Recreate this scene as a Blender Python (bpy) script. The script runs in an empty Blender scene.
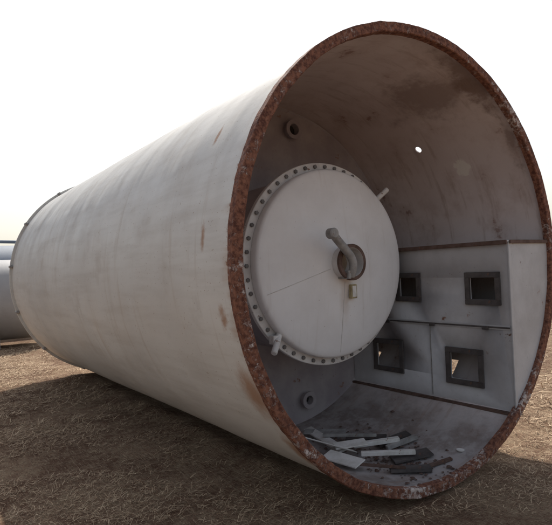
import bpy, math, random
import numpy as np
from mathutils import Vector, Matrix, noise
random.seed(7); rng=np.random.default_rng(7)
R=1.9
scene=bpy.context.scene
scene.view_settings.view_transform='Standard'; scene.view_settings.look='None'
scene.view_settings.exposure=0; scene.view_settings.gamma=1

# ---------------------------------------------------------------- materials
class NT:
    def __init__(s,name):
        s.m=bpy.data.materials.new(name); s.m.use_nodes=True
        s.t=s.m.node_tree; s.n=s.t.nodes; s.l=s.t.links
        s.b=s.n['Principled BSDF']
        s.co=s.n.new('ShaderNodeTexCoord').outputs['Object']
    def put(s,sock,v):
        if isinstance(v,bpy.types.NodeSocket): s.l.new(v,sock)
        else:
            if sock.type=='RGBA' and len(v)==3: v=(*v,1)
            sock.default_value=v
    def mapp(s,scale=(1,1,1),loc=(0,0,0),src=None):
        n=s.n.new('ShaderNodeMapping'); s.l.new(src or s.co,n.inputs[0])
        n.inputs['Scale'].default_value=scale; n.inputs['Location'].default_value=loc
        return n.outputs[0]
    def noise(s,sc,det=5,ro=.6,vec=None,dist=0):
        n=s.n.new('ShaderNodeTexNoise'); s.l.new(vec or s.co,n.inputs['Vector'])
        n.inputs['Scale'].default_value=sc; n.inputs['Detail'].default_value=det
        n.inputs['Roughness'].default_value=ro; n.inputs['Distortion'].default_value=dist
        return n.outputs['Fac']
    def ramp(s,v,a,b,lo=0,hi=1):
        n=s.n.new('ShaderNodeMapRange'); n.interpolation_type='SMOOTHSTEP'
        s.put(n.inputs['Value'],v)
        for k,x in (('From Min',a),('From Max',b),('To Min',lo),('To Max',hi)): n.inputs[k].default_value=x
        return n.outputs['Result']
    def math(s,op,a,b=0,c=0):
        n=s.n.new('ShaderNodeMath'); n.operation=op
        s.put(n.inputs[0],a); s.put(n.inputs[1],b)
        if op=='MULTIPLY_ADD': s.put(n.inputs[2],c)
        return n.outputs[0]
    def mix(s,f,a,b,mode='MIX'):
        n=s.n.new('ShaderNodeMix'); n.data_type='RGBA'; n.blend_type=mode
        s.put(n.inputs[0],f); s.put(n.inputs[6],a); s.put(n.inputs[7],b)
        return n.outputs[2]
    def sep(s,src=None):
        n=s.n.new('ShaderNodeSeparateXYZ'); s.l.new(src or s.co,n.inputs[0]); return n.outputs
    def dist(s,pt,scale=(1,1,1)):
        n=s.n.new('ShaderNodeVectorMath'); n.operation='SUBTRACT'; s.l.new(s.co,n.inputs[0]); n.inputs[1].default_value=pt
        m=s.n.new('ShaderNodeVectorMath'); m.operation='MULTIPLY'; s.l.new(n.outputs[0],m.inputs[0]); m.inputs[1].default_value=scale
        q=s.n.new('ShaderNodeVectorMath'); q.operation='LENGTH'; s.l.new(m.outputs[0],q.inputs[0]); return q.outputs['Value']
    def bump(s,h,st=.3,d=.01):
        n=s.n.new('ShaderNodeBump'); s.put(n.inputs['Height'],h)
        n.inputs['Strength'].default_value=st; n.inputs['Distance'].default_value=d
        s.l.new(n.outputs[0],s.b.inputs['Normal']); return n
    def out(s,col,rough=.6,metal=0,spec=None):
        s.put(s.b.inputs['Base Color'],col); s.put(s.b.inputs['Roughness'],rough); s.put(s.b.inputs['Metallic'],metal)
        if spec is not None: s.b.inputs['Specular IOR Level'].default_value=spec
        return s.m

RUST=(.13,.055,.033); RUST2=(.26,.125,.07)

def mat_shell_out():
    t=NT('weathered_grey_white_paint'); X=t.sep()
    med=t.noise(3,5); st=t.noise(2.2,4,.65,t.mapp((.35,3.2,3.2))); fine=t.noise(14,5,.7)
    c=t.mix(t.ramp(t.noise(.55,2),.3,.7),(.67,.65,.61),(.59,.57,.535))
    c=t.mix(t.ramp(st,.42,.72,0,.42),c,(.47,.43,.385))
    c=t.mix(t.ramp(med,.56,.78,0,.35),c,(.42,.36,.30))
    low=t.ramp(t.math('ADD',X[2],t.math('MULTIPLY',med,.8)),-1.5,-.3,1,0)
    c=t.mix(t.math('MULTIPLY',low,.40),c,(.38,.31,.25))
    runs=t.ramp(t.noise(1.0,4,.7,t.mapp((9,.7,.7))),.55,.74,0,.42)
    c=t.mix(runs,c,(.46,.39,.32))
    e=t.math('ADD',X[0],t.math('MULTIPLY',fine,.28))
    bleed=t.math('ADD',X[0],t.math('MULTIPLY',t.noise(1.6,4,.6,t.mapp((1.2,5,5))),.75))
    c=t.mix(t.ramp(bleed,.22,.44,0,.6),c,(.40,.25,.16))
    rc=t.mix(t.ramp(fine,.4,.62),RUST,RUST2)
    c=t.mix(t.ramp(e,.06,.10),c,rc)
    n=t.math('MULTIPLY',fine,.8)
    for pt,sc,r in (((-.43,-1.88,.20),(14,2,4.5),.5),((-.17,-1.68,-.88),(5,3.4,3.2),.95),((-.14,-1.35,-1.34),(6,3,3),.8),((-.62,-1.62,.98),(12,4,3),.35),((-.22,-1.8,-.35),(7,3,5),.5)):
        d=t.math('ADD',t.dist(pt,sc),n)
        c=t.mix(t.ramp(d,.55,.45+r,.8,0),c,(.34,.165,.08))
    c=t.mix(t.ramp(t.noise(55,1),.71,.77,0,.65),c,(.28,.18,.12))
    h=t.math('ADD',t.math('MULTIPLY',t.noise(1.1,2,.4,t.mapp((1.6,.6,.6))),2.8),t.math('MULTIPLY',fine,.07))
    t.bump(h,.6,.03)
    return t.out(c,t.ramp(med,.3,.7,.45,.65),0,.3)

def mat_shell_in():
    t=NT('stained_interior_paint'); X=t.sep()
    med=t.noise(3.0,6,.66); fine=t.noise(13,5,.7)
    c=t.mix(t.ramp(t.noise(.9,3),.35,.68),(.72,.655,.64),(.62,.55,.535))
    up=t.ramp(X[2],.0,1.7)
    c=t.mix(t.math('MULTIPLY',up,.42),c,(.56,.44,.40))
    c=t.mix(t.ramp(med,.44,.70,0,.42),c,(.40,.29,.25))
    rm=t.math('ADD',t.math('MULTIPLY',med,.75),t.math('MULTIPLY',fine,.25))
    c=t.mix(t.ramp(rm,.59,.66,0,.65),c,(.24,.12,.08))
    n=t.math('MULTIPLY',rm,2.0)
    for pt,sc,r,s in (((-.70,.85,1.66),(.9,1.6,1.6),.55,.65),((-.15,.75,1.72),(3,.8,1.0),.5,.75),((-.15,1.5,1.15),(5,1.4,1.2),.4,.65)):
        d=t.math('ADD',t.dist(pt,sc),n)
        c=t.mix(t.ramp(d,1.12,1.12+r,s,0),c,(.20,.125,.095))
    d=t.math('ADD',t.dist((-.81,1.60,1.02)),t.math('MULTIPLY',fine,.16))
    c=t.mix(t.ramp(d,.165,.19,.75,0),c,(.78,.75,.68))
    e=t.math('ADD',X[0],t.math('MULTIPLY',rm,.4))
    c=t.mix(t.ramp(e,.12,.19),c,t.mix(t.ramp(fine,.4,.62),RUST,RUST2))
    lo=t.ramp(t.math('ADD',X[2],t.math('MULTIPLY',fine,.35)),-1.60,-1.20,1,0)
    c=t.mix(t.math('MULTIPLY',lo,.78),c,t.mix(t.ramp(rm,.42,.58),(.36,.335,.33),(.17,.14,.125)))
    st=t.ramp(t.noise(1.5,4,.7,t.mapp((7,1,1))),.52,.72,0,.42)
    c=t.mix(st,c,(.34,.24,.19))
    t.bump(t.math('ADD',t.noise(1.5,2),t.math('MULTIPLY',med,.25)),.4,.03)
    return t.out(c,.6,0,.35)

def mat_rim():
    t=NT('chipped_rim_paint')
    n=t.math('ADD',t.math('MULTIPLY',t.noise(24,7,.8),.6),t.math('MULTIPLY',t.noise(2.0,3),.4))
    k=t.ramp(n,.405,.475)
    c=t.mix(k,t.mix(t.ramp(t.noise(9,4),.4,.62),(.62,.54,.50),(.42,.31,.27)),t.mix(t.ramp(t.noise(30,5,.7),.35,.65),(.095,.036,.025),(.27,.12,.075)))
    t.bump(t.math('ADD',t.math('MULTIPLY',k,-.6),t.noise(60,3)),.7,.006)
    return t.out(c,.8,0,.25)

def paint(name,a,b,rust=.0,rough=.5,sc=4,bump=.2):
    t=NT(name)
    n1=t.noise(sc,5,.65)
    c=t.mix(t.ramp(n1,.35,.68),a,b)
    if rust>0:
        c=t.mix(t.ramp(t.noise(sc*2.3,6,.72),.70-rust*.3,.78-rust*.3),c,t.mix(t.ramp(n1,.4,.6),RUST,RUST2))
    f=t.noise(sc*12,3)
    c=t.mix(t.ramp(f,.68,.76,0,.5),c,tuple(x*.5 for x in b))
    t.bump(f,bump,.01)
    return t.out(c,rough,0,.4)

def mat_head():
    t=NT('white_head_paint')
    c=t.mix(t.ramp(t.noise(1.6,5,.65),.35,.68),(.88,.87,.87),(.80,.785,.78))
    runs=t.ramp(t.noise(1.4,4,.7,t.mapp((1,7,.6))),.54,.74,0,.30)
    c=t.mix(runs,c,(.58,.52,.47))
    d=t.math('ADD',t.dist((-1.05,.02,-.30),(1,5,1.3)),t.math('MULTIPLY',t.noise(9,4),.5))
    c=t.mix(t.ramp(d,.35,.75,.45,0),c,(.50,.38,.29))
    c=t.mix(t.ramp(t.noise(24,3),.70,.76,0,.6),c,(.40,.32,.27))
    t.bump(t.noise(2.2,2),.25,.02)
    return t.out(c,.42,0,.4)

M_OUT=mat_shell_out(); M_IN=mat_shell_in(); M_RIM=mat_rim(); M_HEAD=mat_head()
M_FLG=paint('flange_paint',(.76,.74,.72),(.60,.57,.55),.30,.5,5)
M_PANEL=paint('grey_panel_paint',(.56,.555,.565),(.46,.45,.455),.26,.5,2.2)
M_PFR=paint('window_frame_paint',(.12,.105,.10),(.07,.062,.06),.3,.55,8)
M_BULK=paint('bulkhead_paint',(.42,.38,.385),(.32,.28,.295),.28,.6,1.8)
M_STEEL=paint('grey_steel',(.40,.39,.38),(.26,.25,.24),.3,.5,9)
M_BOLT=paint('bolt_steel',(.20,.19,.185),(.13,.12,.115),.1,.5,9)
M_RUST=paint('rusted_steel',(.17,.11,.09),(.10,.06,.045),.3,.85,9,.5)
M_DARK=paint('dark_hole',(.03,.027,.025),(.02,.018,.016),0,.8)
M_WHITE=paint('white_board',(.82,.80,.78),(.64,.62,.58),.2,.6,6)
M_WOOD=paint('weathered_wood',(.42,.33,.24),(.26,.19,.13),0,.8,8)
M_BRASS=paint('nameplate_metal',(.45,.38,.22),(.30,.24,.14),0,.4,20)
M_T2=paint('grey_tank_paint',(.34,.33,.33),(.27,.26,.26),.05,.55,.8)
M_T3=paint('bluegrey_tank_paint',(.20,.23,.28),(.16,.19,.23),.05,.6,.8)

# ---------------------------------------------------------------- mesh helpers
def link(me,name,mat,parent=None,loc=(0,0,0),smooth=True,angle=35):
    o=bpy.data.objects.new(name,me); scene.collection.objects.link(o); o.location=loc
    if parent: o.parent=parent
    if mat is not None and not me.materials: me.materials.append(mat)
    if smooth:
        me.polygons.foreach_set('use_smooth',[True]*len(me.polygons))
        try: me.set_sharp_from_angle(angle=math.radians(angle))
        except Exception: pass
    return o
def mk(vs,fs):
    me=bpy.data.meshes.new('m'); me.from_pydata(vs,[],fs); me.update(); return me
def lathe(prof,seg=96,closed=True,disp=None,cy=0,cz=0):
    vs=[];fs=[];n=len(prof)
    for i,(x,r) in enumerate(prof):
        for k in range(seg):
            a=2*math.pi*k/seg; rr=r+(disp(x,a) if disp else 0)
            vs.append((x,cy+rr*math.cos(a),cz+rr*math.sin(a)))
    m=n if closed else n-1
    for i in range(m):
        j=(i+1)%n
        for k in range(seg):
            k2=(k+1)%seg
            fs.append((i*seg+k,i*seg+k2,j*seg+k2,j*seg+k))
    if not closed:
        for i,rev in ((0,True),(n-1,False)):
            f=[i*seg+k for k in range(seg)]
            fs.append(tuple(reversed(f)) if rev else tuple(f))
    me=mk(vs,fs)
    import bmesh
    bm=bmesh.new(); bm.from_mesh(me); bmesh.ops.recalc_face_normals(bm,faces=bm.faces); bm.to_mesh(me); bm.free()
    return me
def boxm(dx,dy,dz,bev=.004):
    import bmesh
    bm=bmesh.new(); bmesh.ops.create_cube(bm,size=1)
    bmesh.ops.scale(bm,vec=(dx,dy,dz),verts=bm.verts)
    if bev>0: bmesh.ops.bevel(bm,geom=bm.edges[:],offset=min(bev,min(dx,dy,dz)*.3),segments=2,affect='EDGES')
    me=bpy.data.meshes.new('b'); bm.to_mesh(me); bm.free(); return me
def box(name,mn,mx,mat,parent=None,bev=.004,rot=None):
    c=[(a+b)/2 for a,b in zip(mn,mx)]; d=[abs(b-a) for a,b in zip(mn,mx)]
    o=link(boxm(*d,bev),name,mat,parent,c)
    if rot: o.rotation_euler=rot
    return o
def rod(name,p0,p1,r,mat,parent=None,seg=20):
    p0=Vector(p0);p1=Vector(p1);L=(p1-p0).length
    b=min(r*.25,.01)
    me=lathe([(0,r-b),(b,r),(L-b,r),(L,r-b)],seg,False)
    o=link(me,name,mat,parent,p0)
    o.rotation_mode='QUATERNION'; o.rotation_quaternion=Vector((1,0,0)).rotation_difference(p1-p0)
    return o
def tube(name,pts,r,mat,parent=None):
    cu=bpy.data.curves.new(name,'CURVE'); cu.dimensions='3D'; cu.bevel_depth=r; cu.bevel_resolution=6; cu.use_fill_caps=True
    s=cu.splines.new('NURBS'); s.points.add(len(pts)-1)
    for q,pp in zip(s.points,pts): q.co=(*pp,1)
    s.use_endpoint_u=True; s.order_u=3
    o=bpy.data.objects.new(name,cu); scene.collection.objects.link(o)
    me=bpy.data.meshes.new_from_object(o.evaluated_get(bpy.context.evaluated_depsgraph_get()))
    bpy.data.objects.remove(o)
    me.materials.clear(); me.materials.append(mat)
    return link(me,name,mat,parent)
def cut(o,cutters):
    for c in cutters:
        m=o.modifiers.new('b','BOOLEAN'); m.operation='DIFFERENCE'; m.object=c; m.solver='EXACT'
    bpy.context.view_layer.update()
    me=bpy.data.meshes.new_from_object(o.evaluated_get(bpy.context.evaluated_depsgraph_get()))
    o.modifiers.clear(); o.data=me
    for c in cutters: bpy.data.objects.remove(c)

# ---------------------------------------------------------------- main tank
tank=bpy.data.objects.new('storage_tank',None); scene.collection.objects.link(tank); tank.location=(0,0,R)
def dent(x,a):
    w=min(1,abs(x)/.8) if x>-4 else min(1,abs(x+8.2)/.8)
    v=noise.noise(Vector((x*.9,math.cos(a)*1.6,math.sin(a)*1.6)))*.012
    v+=noise.noise(Vector((x*2.3+9,math.cos(a)*3,math.sin(a)*3)))*.005
    for s in (-2.05,-4.1,-6.15):
        v-=.006*math.exp(-((x-s)/.10)**2)
    return v*w
Lk=8.17; xs=[-Lk+i*Lk/128 for i in range(129)]
prof=[(-8.42,.01),(-8.41,.5),(-8.38,.95),(-8.32,1.35),(-8.25,1.65),(-8.19,1.84)]+[(x,R) for x in xs]+[(x,R-.014) for x in reversed(xs)]+[(-8.23,1.60),(-8.34,.95),(-8.37,.5),(-8.38,.01)]
me=lathe(prof,160,True,dent)
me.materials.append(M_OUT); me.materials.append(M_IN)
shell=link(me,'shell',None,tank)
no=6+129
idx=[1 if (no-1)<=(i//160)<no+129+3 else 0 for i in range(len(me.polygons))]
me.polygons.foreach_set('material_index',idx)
def cutter(mn,mx): 
    o=box('c',mn,mx,M_IN,None,0); o.location.z+=R; return o
cs=[cutter((-1.02,1.25,-1.36),(-.91,2.1,-1.14)),cutter((-2.14,1.25,-1.36),(-2.08,2.1,-1.16))]
hp=Vector((-1.24,1.39,1.30+R)); dirn=Vector((0,1.39,1.30)).normalized()
hc=rod('c',hp-dirn*.15,hp+dirn*.15,.04,M_IN)
cut(shell,cs+[hc])
shell.data.polygons.foreach_set('use_smooth',[True]*len(shell.data.polygons))
shell.data.set_sharp_from_angle(angle=math.radians(35))
rp=[(-.055,1.916),(.006,1.916),(.012,1.910),(.012,1.842),(.006,1.836),(-.055,1.836),(-.055,1.88),(-.055,1.9)]
def wob(x,a): return noise.noise(Vector((5,math.cos(a)*9,math.sin(a)*9)))*.006+noise.noise(Vector((x*40,math.cos(a)*40,math.sin(a)*40)))*.004
link(lathe(rp,480,True,wob),'rim_ring',M_RIM,tank)
for i,x in enumerate((-2.05,-4.1,-6.15)):
    link(lathe([(x-.012,R-.012),(x-.005,R-.0035),(x+.005,R-.0035),(x+.012,R-.012)],160,True,dent),'weld_seam_%d'%(i+1),M_OUT,tank)
link(lathe([(-8.2,1.88),(-8.2,1.945),(-8.16,1.945),(-8.16,1.88)],128,True),'far_flange',M_OUT,tank)
for k in range(28):
    a=2*math.pi*k/28+.1
    if k%2==0: continue
    rod('flange_lug_%d'%k,(-8.26,1.93*math.cos(a),1.93*math.sin(a)),(-8.10,1.93*math.cos(a),1.93*math.sin(a)),.028,M_STEEL,tank,10)
XB=-2.25
bp=[(XB-.02,.01),(XB+.02,.6),(XB+.01,1.2),(XB,1.7),(XB-.0,1.883),(XB-.03,1.883),(XB-.03,1.7),(XB-.04,.01)]
link(lathe(bp,128,True),'bulkhead',M_BULK,tank)
link(lathe([(XB+.0,1.884),(XB+.02,1.884),(XB+.0,1.862)],128,True),'bulkhead_weld',M_BULK,tank)
def nozzle(name,y,z,r,x0=XB,L=.10,mat=M_BULK):
    link(lathe([(x0,r),(x0+L,r),(x0+L,r-.018),(x0+.005,r-.018)],40,True,None,y,z),name,mat,tank)
    link(lathe([(x0+L-.02,r+.03),(x0+L+.003,r+.03),(x0+L+.003,r-.012),(x0+L-.02,r-.012)],40,True,None,y,z),name+'_flange',mat,tank)
    link(lathe([(x0+.008,.004),(x0+.012,r-.016)],40,False,None,y,z),name+'_bore',M_DARK,tank)
nozzle('nozzle_top',.27,1.62,.085); nozzle('nozzle_bottom',.33,-1.60,.07)
link(lathe([(XB,.93),(-1.35,.93),(-1.35,.90),(XB,.90)],96,True),'manway_neck',M_BULK,tank)
link(lathe([(-1.37,1.035),(-1.325,1.035),(-1.32,1.03),(-1.32,.90),(-1.37,.90)],128,True),'flange_ring',M_FLG,tank)
vs=[];fs=[]
for k in range(48):
    a=2*math.pi*k/48; y=.995*math.cos(a); z=.995*math.sin(a); b=len(vs)
    tw=rng.uniform(0,1)
    for xx,rad in ((-1.321,.021),(-1.303,.021),(-1.300,.017)):
        for j in range(6):
            q=tw+2*math.pi*j/6; vs.append((xx,y+rad*math.cos(q),z+rad*math.sin(q)))
    for l in (0,6):
        for j in range(6): fs.append((b+l+j,b+l+(j+1)%6,b+l+6+(j+1)%6,b+l+6+j))
    fs.append(tuple(range(b+12,b+18)))
link(mk(vs,fs),'flange_bolts',M_BOLT,tank,smooth=False)
hpx=[(-1.318,.90),(-1.318,.948),(-1.30,.955),(-1.235,.955),(-1.215,.945),(-1.203,.925)]
for r in np.linspace(.88,.17,12): hpx.append((-1.203+ .15*(1-(r/.93))**.9,float(r)))
hpx+=[(-1.09,.12),(-1.25,.12)]
link(lathe(hpx,128,True),'vessel_head',M_HEAD,tank)
link(lathe([(-1.09,.165),(-.965,.165),(-.955,.158),(-.955,.140),(-1.2,.140),(-1.2,.150)],64,True),'head_nozzle',M_FLG,tank)
link(lathe([(-.985,.178),(-.958,.178),(-.952,.172),(-.952,.142),(-.985,.142)],64,True),'nozzle_lip',M_RUST,tank)
link(lathe([(-1.18,.004),(-1.175,.141)],48,False),'nozzle_inner',M_WOOD,tank)
tube('davit_arm',[(-.86,-.33,.27),(-.88,-.25,.205),(-.90,-.14,.12),(-.915,-.06,.055),(-.92,-.03,.0),(-.93,-.02,-.07),(-.97,-.02,-.13)],.040,M_STEEL,tank)
link(lathe([(-.905,.02),(-.90,.05),(-.83,.05),(-.82,.04)],28,False,None,-.33,.27),'arm_boss',M_STEEL,tank)
box('arm_bracket',(-1.10,-.09,-.16),(-.93,-.05,-.08),M_STEEL,tank)
box('nameplate_bracket',(-1.095,.055,-.36),(-1.055,.135,-.22),M_BRASS,tank)
box('nameplate',(-1.056,.07,-.345),(-1.049,.12,-.235),M_WHITE,tank,.001)
rod('lug_upper',(-1.28,.93*math.cos(.785),.93*math.sin(.785)),(-1.20,1.12*math.cos(.785),1.12*math.sin(.785)),.028,M_FLG,tank)
rod('lug_lower',(-1.28,-.93*math.cos(.76),-.93*math.sin(.76)),(-1.14,-1.17*math.cos(.76),-1.17*math.sin(.76)),.03,M_FLG,tank)
box('lug_lower_pad',(-1.30,-.79,-.74),(-1.22,-.71,-.66),M_FLG,tank)
def headx(r): return -1.203+.15*max(0,(1-r/.93))**.9+.002
for i,a in enumerate((-1.57,3.45)):
    pts=[(headx(r),r*math.cos(a),r*math.sin(a)) for r in np.linspace(.19,.9,8)]
    tube('head_weld_%d'%(i+1),pts,.0035,M_FLG,tank)

# side compartment wall with windows
PY=1.15; PX0=XB+.01; PX1=-.03; Z0=-1.515; Z1=.13; ZM=-.695
pan=box('side_panel',(PX0,PY,Z0),(PX1,PY+.012,Z1),M_PANEL,tank,0)
wins=[(-1.455,-1.10,-.463,-.141),(-.519,-.125,-.48,-.152),(-1.864,-1.395,-1.304,-.922),(-.80,-.352,-1.315,-.933)]
F=.055; cc=[]
for i,(a,b,c,d) in enumerate(wins): cc.append(cutter((a+F,PY-.1,c+F),(b-F,PY+.1,d-F)))
bpy.context.view_layer.update()
cut(pan,cc)
for i,(a,b,c,d) in enumerate(wins):
    y0,y1=PY-.028,PY-.001
    nm='window_frame_%d'%(i+1)
    box(nm+'_bottom',(a,y0,c),(b,y1,c+F),M_PFR,tank,.003)
    box(nm+'_top',(a,y0,d-F),(b,y1,d),M_PFR,tank,.003)
    box(nm+'_l',(a,y0+.002,c+F),(a+F,y1,d-F),M_PFR,tank,.003)
    box(nm+'_r',(b-F,y0+.002,c+F),(b,y1,d-F),M_PFR,tank,.003)
box('panel_joint',(PX0,PY-.012,ZM-.022),(PX1-.01,PY-.001,ZM+.022),M_PANEL,tank,.003)
box('panel_joint_gap',(PX0,PY-.020,ZM-.008),(PX1-.012,PY-.0125,ZM+.008),M_PFR,tank,.001)
box('top_ledge',(PX0,PY-.03,Z1+.001),(PX1+.005,1.875,Z1+.018),M_PANEL,tank,.002)
box('ledge_lip',(PX0,PY-.05,Z1-.022),(PX1+.01,PY-.031,Z1+.02),M_RUST,tank,.003)
box('base_angle',(PX0,PY-.05,Z0-.01),(PX1,PY-.002,Z0+.018),M_RUST,tank,.004)
box('front_edge_bar',(PX1+.001,PY-.02,Z0+.04),(PX1+.014,PY+.02,Z1-.04),M_PANEL,tank,.003)
pts=[(PY+.012,Z1-.002)]
rr=1.883
a1=math.asin(Z1/rr); a0=-math.acos((PY+.012)/rr)
for k in range(33):
    a=a1+(a0-a1)*k/32; pts.append((rr*math.cos(a),rr*math.sin(a)))
n=len(pts)
vs=[(PX1+.000,y,z) for y,z in pts]+[(PX1-.012,y,z) for y,z in pts]
fs=[tuple(range(n)),tuple(reversed(range(n,2*n)))]+[(k,k+n,(k+1)%n+n,(k+1)%n) for k in range(n)]
link(mk(vs,fs),'end_plate',M_PANEL,tank,smooth=False)
box('ledge_front_edge',(PX1+.006,PY+.01,Z1-.014),(PX1+.02,1.83,Z1+.02),M_RUST,tank,.003)
for i,x in enumerate((-.30,-.95,-1.60)):
    box('joint_latch_%d'%(i+1),(x-.035,PY-.04,ZM-.028),(x+.035,PY-.021,ZM+.008),M_PFR,tank,.004)
box('panel_vertical_joint',(-1.006,PY-.006,Z0+.04),(-.994,PY-.0005,ZM-.024),M_STEEL,tank,.001)

# ---------------------------------------------------------------- debris inside
def floorz(y): return R-math.sqrt((R-.014)**2-y*y)
def debris(name,c,size,yaw,mat,tilt=0,lift=0,pitch=0):
    o=link(boxm(*size,.004),name,mat,None,(c[0],c[1],floorz(c[1])+size[2]/2+.01+lift))
    roll=math.asin(max(-1,min(1,c[1]/R)))
    o.rotation_euler=(roll*math.cos(yaw)+tilt,-roll*math.sin(yaw)*1.0+pitch,yaw)
    return o
debris('white_board',(-1.45,-.05),(.85,.10,.02),-.25,M_WHITE,.25,.05)
debris('white_board',(-1.15,-.22),(.50,.16,.012),.5,M_WHITE,-.3,.09,.1)
debris('white_board',(-.82,-.36),(.38,.17,.012),.25,M_WHITE,.35,.05)
debris('white_board',(-1.02,-.08),(.32,.14,.012),1.1,M_WHITE,.15,.11,-.1)
debris('white_board',(-1.62,.10),(.45,.12,.012),.7,M_STEEL,.1,.06)
debris('metal_bar',(-.95,.20),(.46,.06,.04),1.0,M_WHITE,0,.06)
debris('metal_bar',(-.68,.08),(.50,.045,.04),.85,M_WHITE,0,.06)
debris('metal_bar',(-1.25,.12),(.55,.03,.03),.7,M_STEEL,0,.09)
debris('metal_bar',(-.80,.40),(.34,.05,.04),1.25,M_STEEL,0,.02)
debris('metal_plate',(-.56,.26),(.38,.16,.02),1.1,M_PFR,0,.015)
debris('metal_plate',(-.38,.04),(.36,.11,.03),.9,M_PFR,0,.01)
debris('metal_plate',(-.95,.44),(.36,.12,.02),1.2,M_PFR,0,.01)
debris('metal_plate',(-1.22,.32),(.42,.12,.02),.6,M_PFR,0,.01)
debris('wood_plank',(-.30,.28),(.34,.04,.025),1.25,M_RUST,0,.0)
debris('metal_bar',(-.52,-.16),(.4,.025,.025),.8,M_RUST,0,.04)
g=np.random.default_rng(5); vs=[];fs=[]
for i in range(420):
    x=-.9+g.normal(0,.42); y=.14+g.normal(0,.22)
    if x>-.06 or x<-2.2 or abs(y)>1: continue
    z=floorz(y)+.004; s=abs(g.normal(0,.012))+.004; b=len(vs); a=g.uniform(0,6.28)
    for k in range(4):
        q=a+k*1.57+g.uniform(-.4,.4); vs.append((x+s*math.cos(q),y+s*math.sin(q),z+g.uniform(0,s*.5)))
    vs.append((x,y,z+s*.7))
    fs+=[(b+k,b+(k+1)%4,b+4) for k in range(4)]
link(mk(vs,fs),'rust_flakes',M_RUST,smooth=False)
ds=bpy.data.objects.new('pale_disc',lathe([(0,.004),(0,.032),(.010,.037),(.012,.004)],24,False)); scene.collection.objects.link(ds)  # small white disc set on the tank floor
ds.data.materials.append(M_WHITE); ds.location=(-.26,.59,.115); ds.rotation_euler=(0,-1.5,0)

# ---------------------------------------------------------------- other tanks
def tank2(name,p0,p1,r,mat):
    e=bpy.data.objects.new(name,None); scene.collection.objects.link(e); e.location=(*p0,0)
    d=Vector((p1[0]-p0[0],p1[1]-p0[1],0)); L=d.length; e.rotation_euler=(0,0,math.atan2(d.y,d.x))
    zc=r+.18
    pr=[(-.42*r,.01),(-.40*r,.35*r),(-.33*r,.62*r),(-.2*r,.85*r),(-.07*r,.97*r),(0,r)]
    pr+=[(L*i/12,r) for i in range(1,12)]
    pr+=[(L,r),(L+.07*r,.97*r),(L+.2*r,.85*r),(L+.33*r,.62*r),(L+.40*r,.35*r),(L+.42*r,.01)]
    link(lathe(pr,72,False,None,0,zc),'body',mat,e,angle=50)
    for i,x in enumerate((0.0,L*.33,L*.66,L)):
        link(lathe([(x-.03,r-.01),(x-.03,r+.02),(x+.03,r+.02),(x+.03,r-.01)],72,True,None,0,zc),'band_%d'%i,mat,e)
    for i,x in enumerate((L*.12,L*.88)):
        box('saddle_%d'%i,(x-.12,-.75*r,0),(x+.12,.75*r,zc-.55*r),M_STEEL,e)
    rod('top_nozzle',(L*.4,0,zc+r-.03),(L*.4,0,zc+r+.22),.16,mat,e)
    tube('top_pipe',[(L*.1,.1,zc+r+.0),(L*.1,.1,zc+r+.18),(L*.2,.1,zc+r+.18),(L*.9,.1,zc+r+.18),(L*.9,.1,zc+r)],.06,mat,e)
    return e
tank2('storage_tank',(-15.2,-9.5),(-14.6,-.35),1.17,M_T2)
tank2('storage_tank',(-19.5,-12),(-19.0,3.0),1.52,M_T3)
tank2('storage_tank',(-10.5,23.4),(-4.0,29.0),1.1,M_T3)

# ---------------------------------------------------------------- ground
def axis(lo,hi,step):
    c=list(np.arange(lo,hi,step)); s=step; x=hi; up=[]
    while x<2500: up.append(x); s*=1.28; x+=s
    up.append(2600)
    s=step;x=lo;dn=[]
    while x>-2500: s*=1.28; x-=s; dn.append(x)
    return np.array(list(reversed(dn))+c+up)
ax=axis(-13,4,.10); ay=axis(-6,7,.10)
def gh(x,y):
    if abs(x)>60 or abs(y)>60: return -.05
    h=noise.noise(Vector((x*.35,y*.35,0)))*.05+noise.noise(Vector((x*1.7,y*1.7,3)))*.026+noise.noise(Vector((x*5,y*5,7)))*.015
    if -8.6<x<.3: 
        k=math.exp(-(y/.9)**2); h=h*(1-k)-.03*k
        h+=.045*math.exp(-((abs(y)-.75)/.22)**2)*(0.6+noise.noise(Vector((x*3,y*3,1))))
    return h-.02
nx,ny=len(ax),len(ay)
vs=[(float(x),float(y),gh(x,y)) for x in ax for y in ay]
fs=[(i*ny+j,(i+1)*ny+j,(i+1)*ny+j+1,i*ny+j+1) for i in range(nx-1) for j in range(ny-1)]
t=NT('dry_straw_ground')
pt=t.ramp(t.noise(1.1,5,.65),.40,.60)
c=t.mix(pt,(.40,.265,.175),(.235,.135,.088))
c=t.mix(t.ramp(t.noise(9,6,.75),.42,.62),c,(.49,.355,.235))
c=t.mix(t.ramp(t.noise(38,4,.8),.5,.66,0,.8),c,(.14,.078,.052))
c=t.mix(t.math('MULTIPLY',pt,.35),c,(.20,.11,.072))
w1=t.noise(7,3,.8,t.mapp((1,9,1))); w2=t.noise(7,3,.8,t.mapp((9,1,1)))
c=t.mix(t.ramp(w1,.56,.66,0,.7),c,(.60,.46,.31)); c=t.mix(t.ramp(w2,.57,.67,0,.7),c,(.54,.40,.27))
t.bump(t.math('ADD',t.noise(14,6,.8),t.math('ADD',w1,w2)),1.0,.05)
M_G=t.out(c,.95,0,.1)
link(mk(vs,fs),'ground',M_G)
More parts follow.
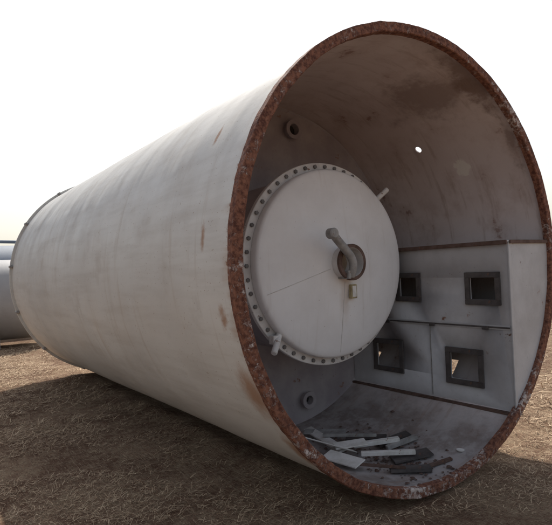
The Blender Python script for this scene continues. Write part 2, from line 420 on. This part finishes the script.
def straw(name,N,x0,x1,y0,y1,l0,l1,w,seed,up=.25):
    g=np.random.default_rng(seed)
    x=g.uniform(x0,x1,N);y=g.uniform(y0,y1,N)
    dens=np.array([noise.noise(Vector((a*.9,b*.9,4)))+.8*noise.noise(Vector((a*3,b*3,5))) for a,b in zip(x,y)])
    keep=(dens+g.uniform(-.32,.32,N)>-.10)&~((np.abs(y)<.75)&(x>-8.3)&(x<.02))
    x=x[keep];y=y[keep];n=len(x)
    z=np.array([gh(a,b) for a,b in zip(x,y)])+.004+g.uniform(0,.018,n)
    a=g.uniform(0,2*np.pi,n);L=g.uniform(l0,l1,n);W=g.uniform(.6,1.3,n)*w
    e=np.abs(g.normal(0,up,n)); e=np.clip(e,0,1.2)
    dx=np.cos(a)*np.cos(e)*L;dy=np.sin(a)*np.cos(e)*L;dz=np.sin(e)*L
    sx=-np.sin(a)*W;sy=np.cos(a)*W
    bend=g.uniform(-.25,.25,n)*L
    V=np.zeros((n,6,3))
    for k,(tt,ww) in enumerate(((0,1),(.5,.9),(1,.25))):
        cx=x+dx*tt-np.sin(a)*bend*(tt*tt);cy=y+dy*tt+np.cos(a)*bend*(tt*tt);cz=z+dz*tt-.3*dz*tt*tt
        V[:,2*k]=np.stack([cx-sx*ww,cy-sy*ww,cz],1);V[:,2*k+1]=np.stack([cx+sx*ww,cy+sy*ww,cz+W*.4*ww],1)
    b=np.arange(n)[:,None]*6
    Fc=np.concatenate([b+np.array([0,1,3,2]),b+np.array([2,3,5,4])],1).reshape(-1,4)
    me=bpy.data.meshes.new(name); me.vertices.add(n*6); me.vertices.foreach_set('co',V.reshape(-1))
    me.loops.add(len(Fc)*4); me.loops.foreach_set('vertex_index',Fc.reshape(-1))
    me.polygons.add(len(Fc)); me.polygons.foreach_set('loop_start',np.arange(len(Fc))*4)
    me.update(calc_edges=True); return link(me,name,M_ST,smooth=False)
t=NT('straw'); gi=t.n.new('ShaderNodeNewGeometry').outputs['Random Per Island']
c=t.mix(gi,(.20,.12,.075),(.68,.52,.35))
M_ST=t.out(c,.8,0,.2)
straw('dry_grass',110000,-5,3,-4.2,3.5,.025,.09,.0018,1,.35)
straw('dry_grass',35000,-14,-4,-4.5,.5,.05,.15,.0032,2,.35)
straw('dry_grass',25000,-12,3,2,12,.06,.2,.005,3,.35)

# ---------------------------------------------------------------- light
EL=math.radians(49); sx,sy=-.84,.5426
S=Vector((sx*math.cos(EL),sy*math.cos(EL),math.sin(EL)))
sun=bpy.data.lights.new('sun','SUN'); sun.energy=5; sun.angle=math.radians(.5); sun.color=(1,.95,.87)
so=bpy.data.objects.new('sun',sun); scene.collection.objects.link(so)
so.rotation_mode='QUATERNION'; so.rotation_quaternion=Vector((0,0,1)).rotation_difference(S)
w=bpy.data.worlds.new('World'); scene.world=w; w.use_nodes=True
sk=w.node_tree.nodes.new('ShaderNodeTexSky'); sk.sky_type='NISHITA'; sk.sun_disc=False
sk.sun_elevation=EL; sk.sun_rotation=math.atan2(sx,sy)
sk.dust_density=3.2; sk.air_density=1.4; sk.ozone_density=2.2; sk.altitude=0
hs=w.node_tree.nodes.new('ShaderNodeHueSaturation'); hs.inputs['Saturation'].default_value=.5
bg=w.node_tree.nodes['Background']; bg.inputs[1].default_value=.15
w.node_tree.links.new(sk.outputs[0],hs.inputs['Color']); w.node_tree.links.new(hs.outputs[0],bg.inputs[0])

# ---------------------------------------------------------------- camera
yaw,pitch,roll=.6104,.0171,-.0419
f=Vector((-math.cos(yaw)*math.cos(pitch),math.sin(yaw)*math.cos(pitch),math.sin(pitch)))
r=f.cross(Vector((0,0,1))).normalized(); u=r.cross(f)
r2=r*math.cos(roll)+u*math.sin(roll); u2=-r*math.sin(roll)+u*math.cos(roll)
cam=bpy.data.cameras.new('camera'); cam.sensor_width=36; cam.lens=36*537.24/552; cam.clip_end=6000; cam.clip_start=.05
co=bpy.data.objects.new('camera',cam); scene.collection.objects.link(co)
co.matrix_world=Matrix((( r2.x,u2.x,-f.x,2.8978),(r2.y,u2.y,-f.y,-3.6077),(r2.z,u2.z,-f.z,1.8377),(0,0,0,1)))
scene.camera=co
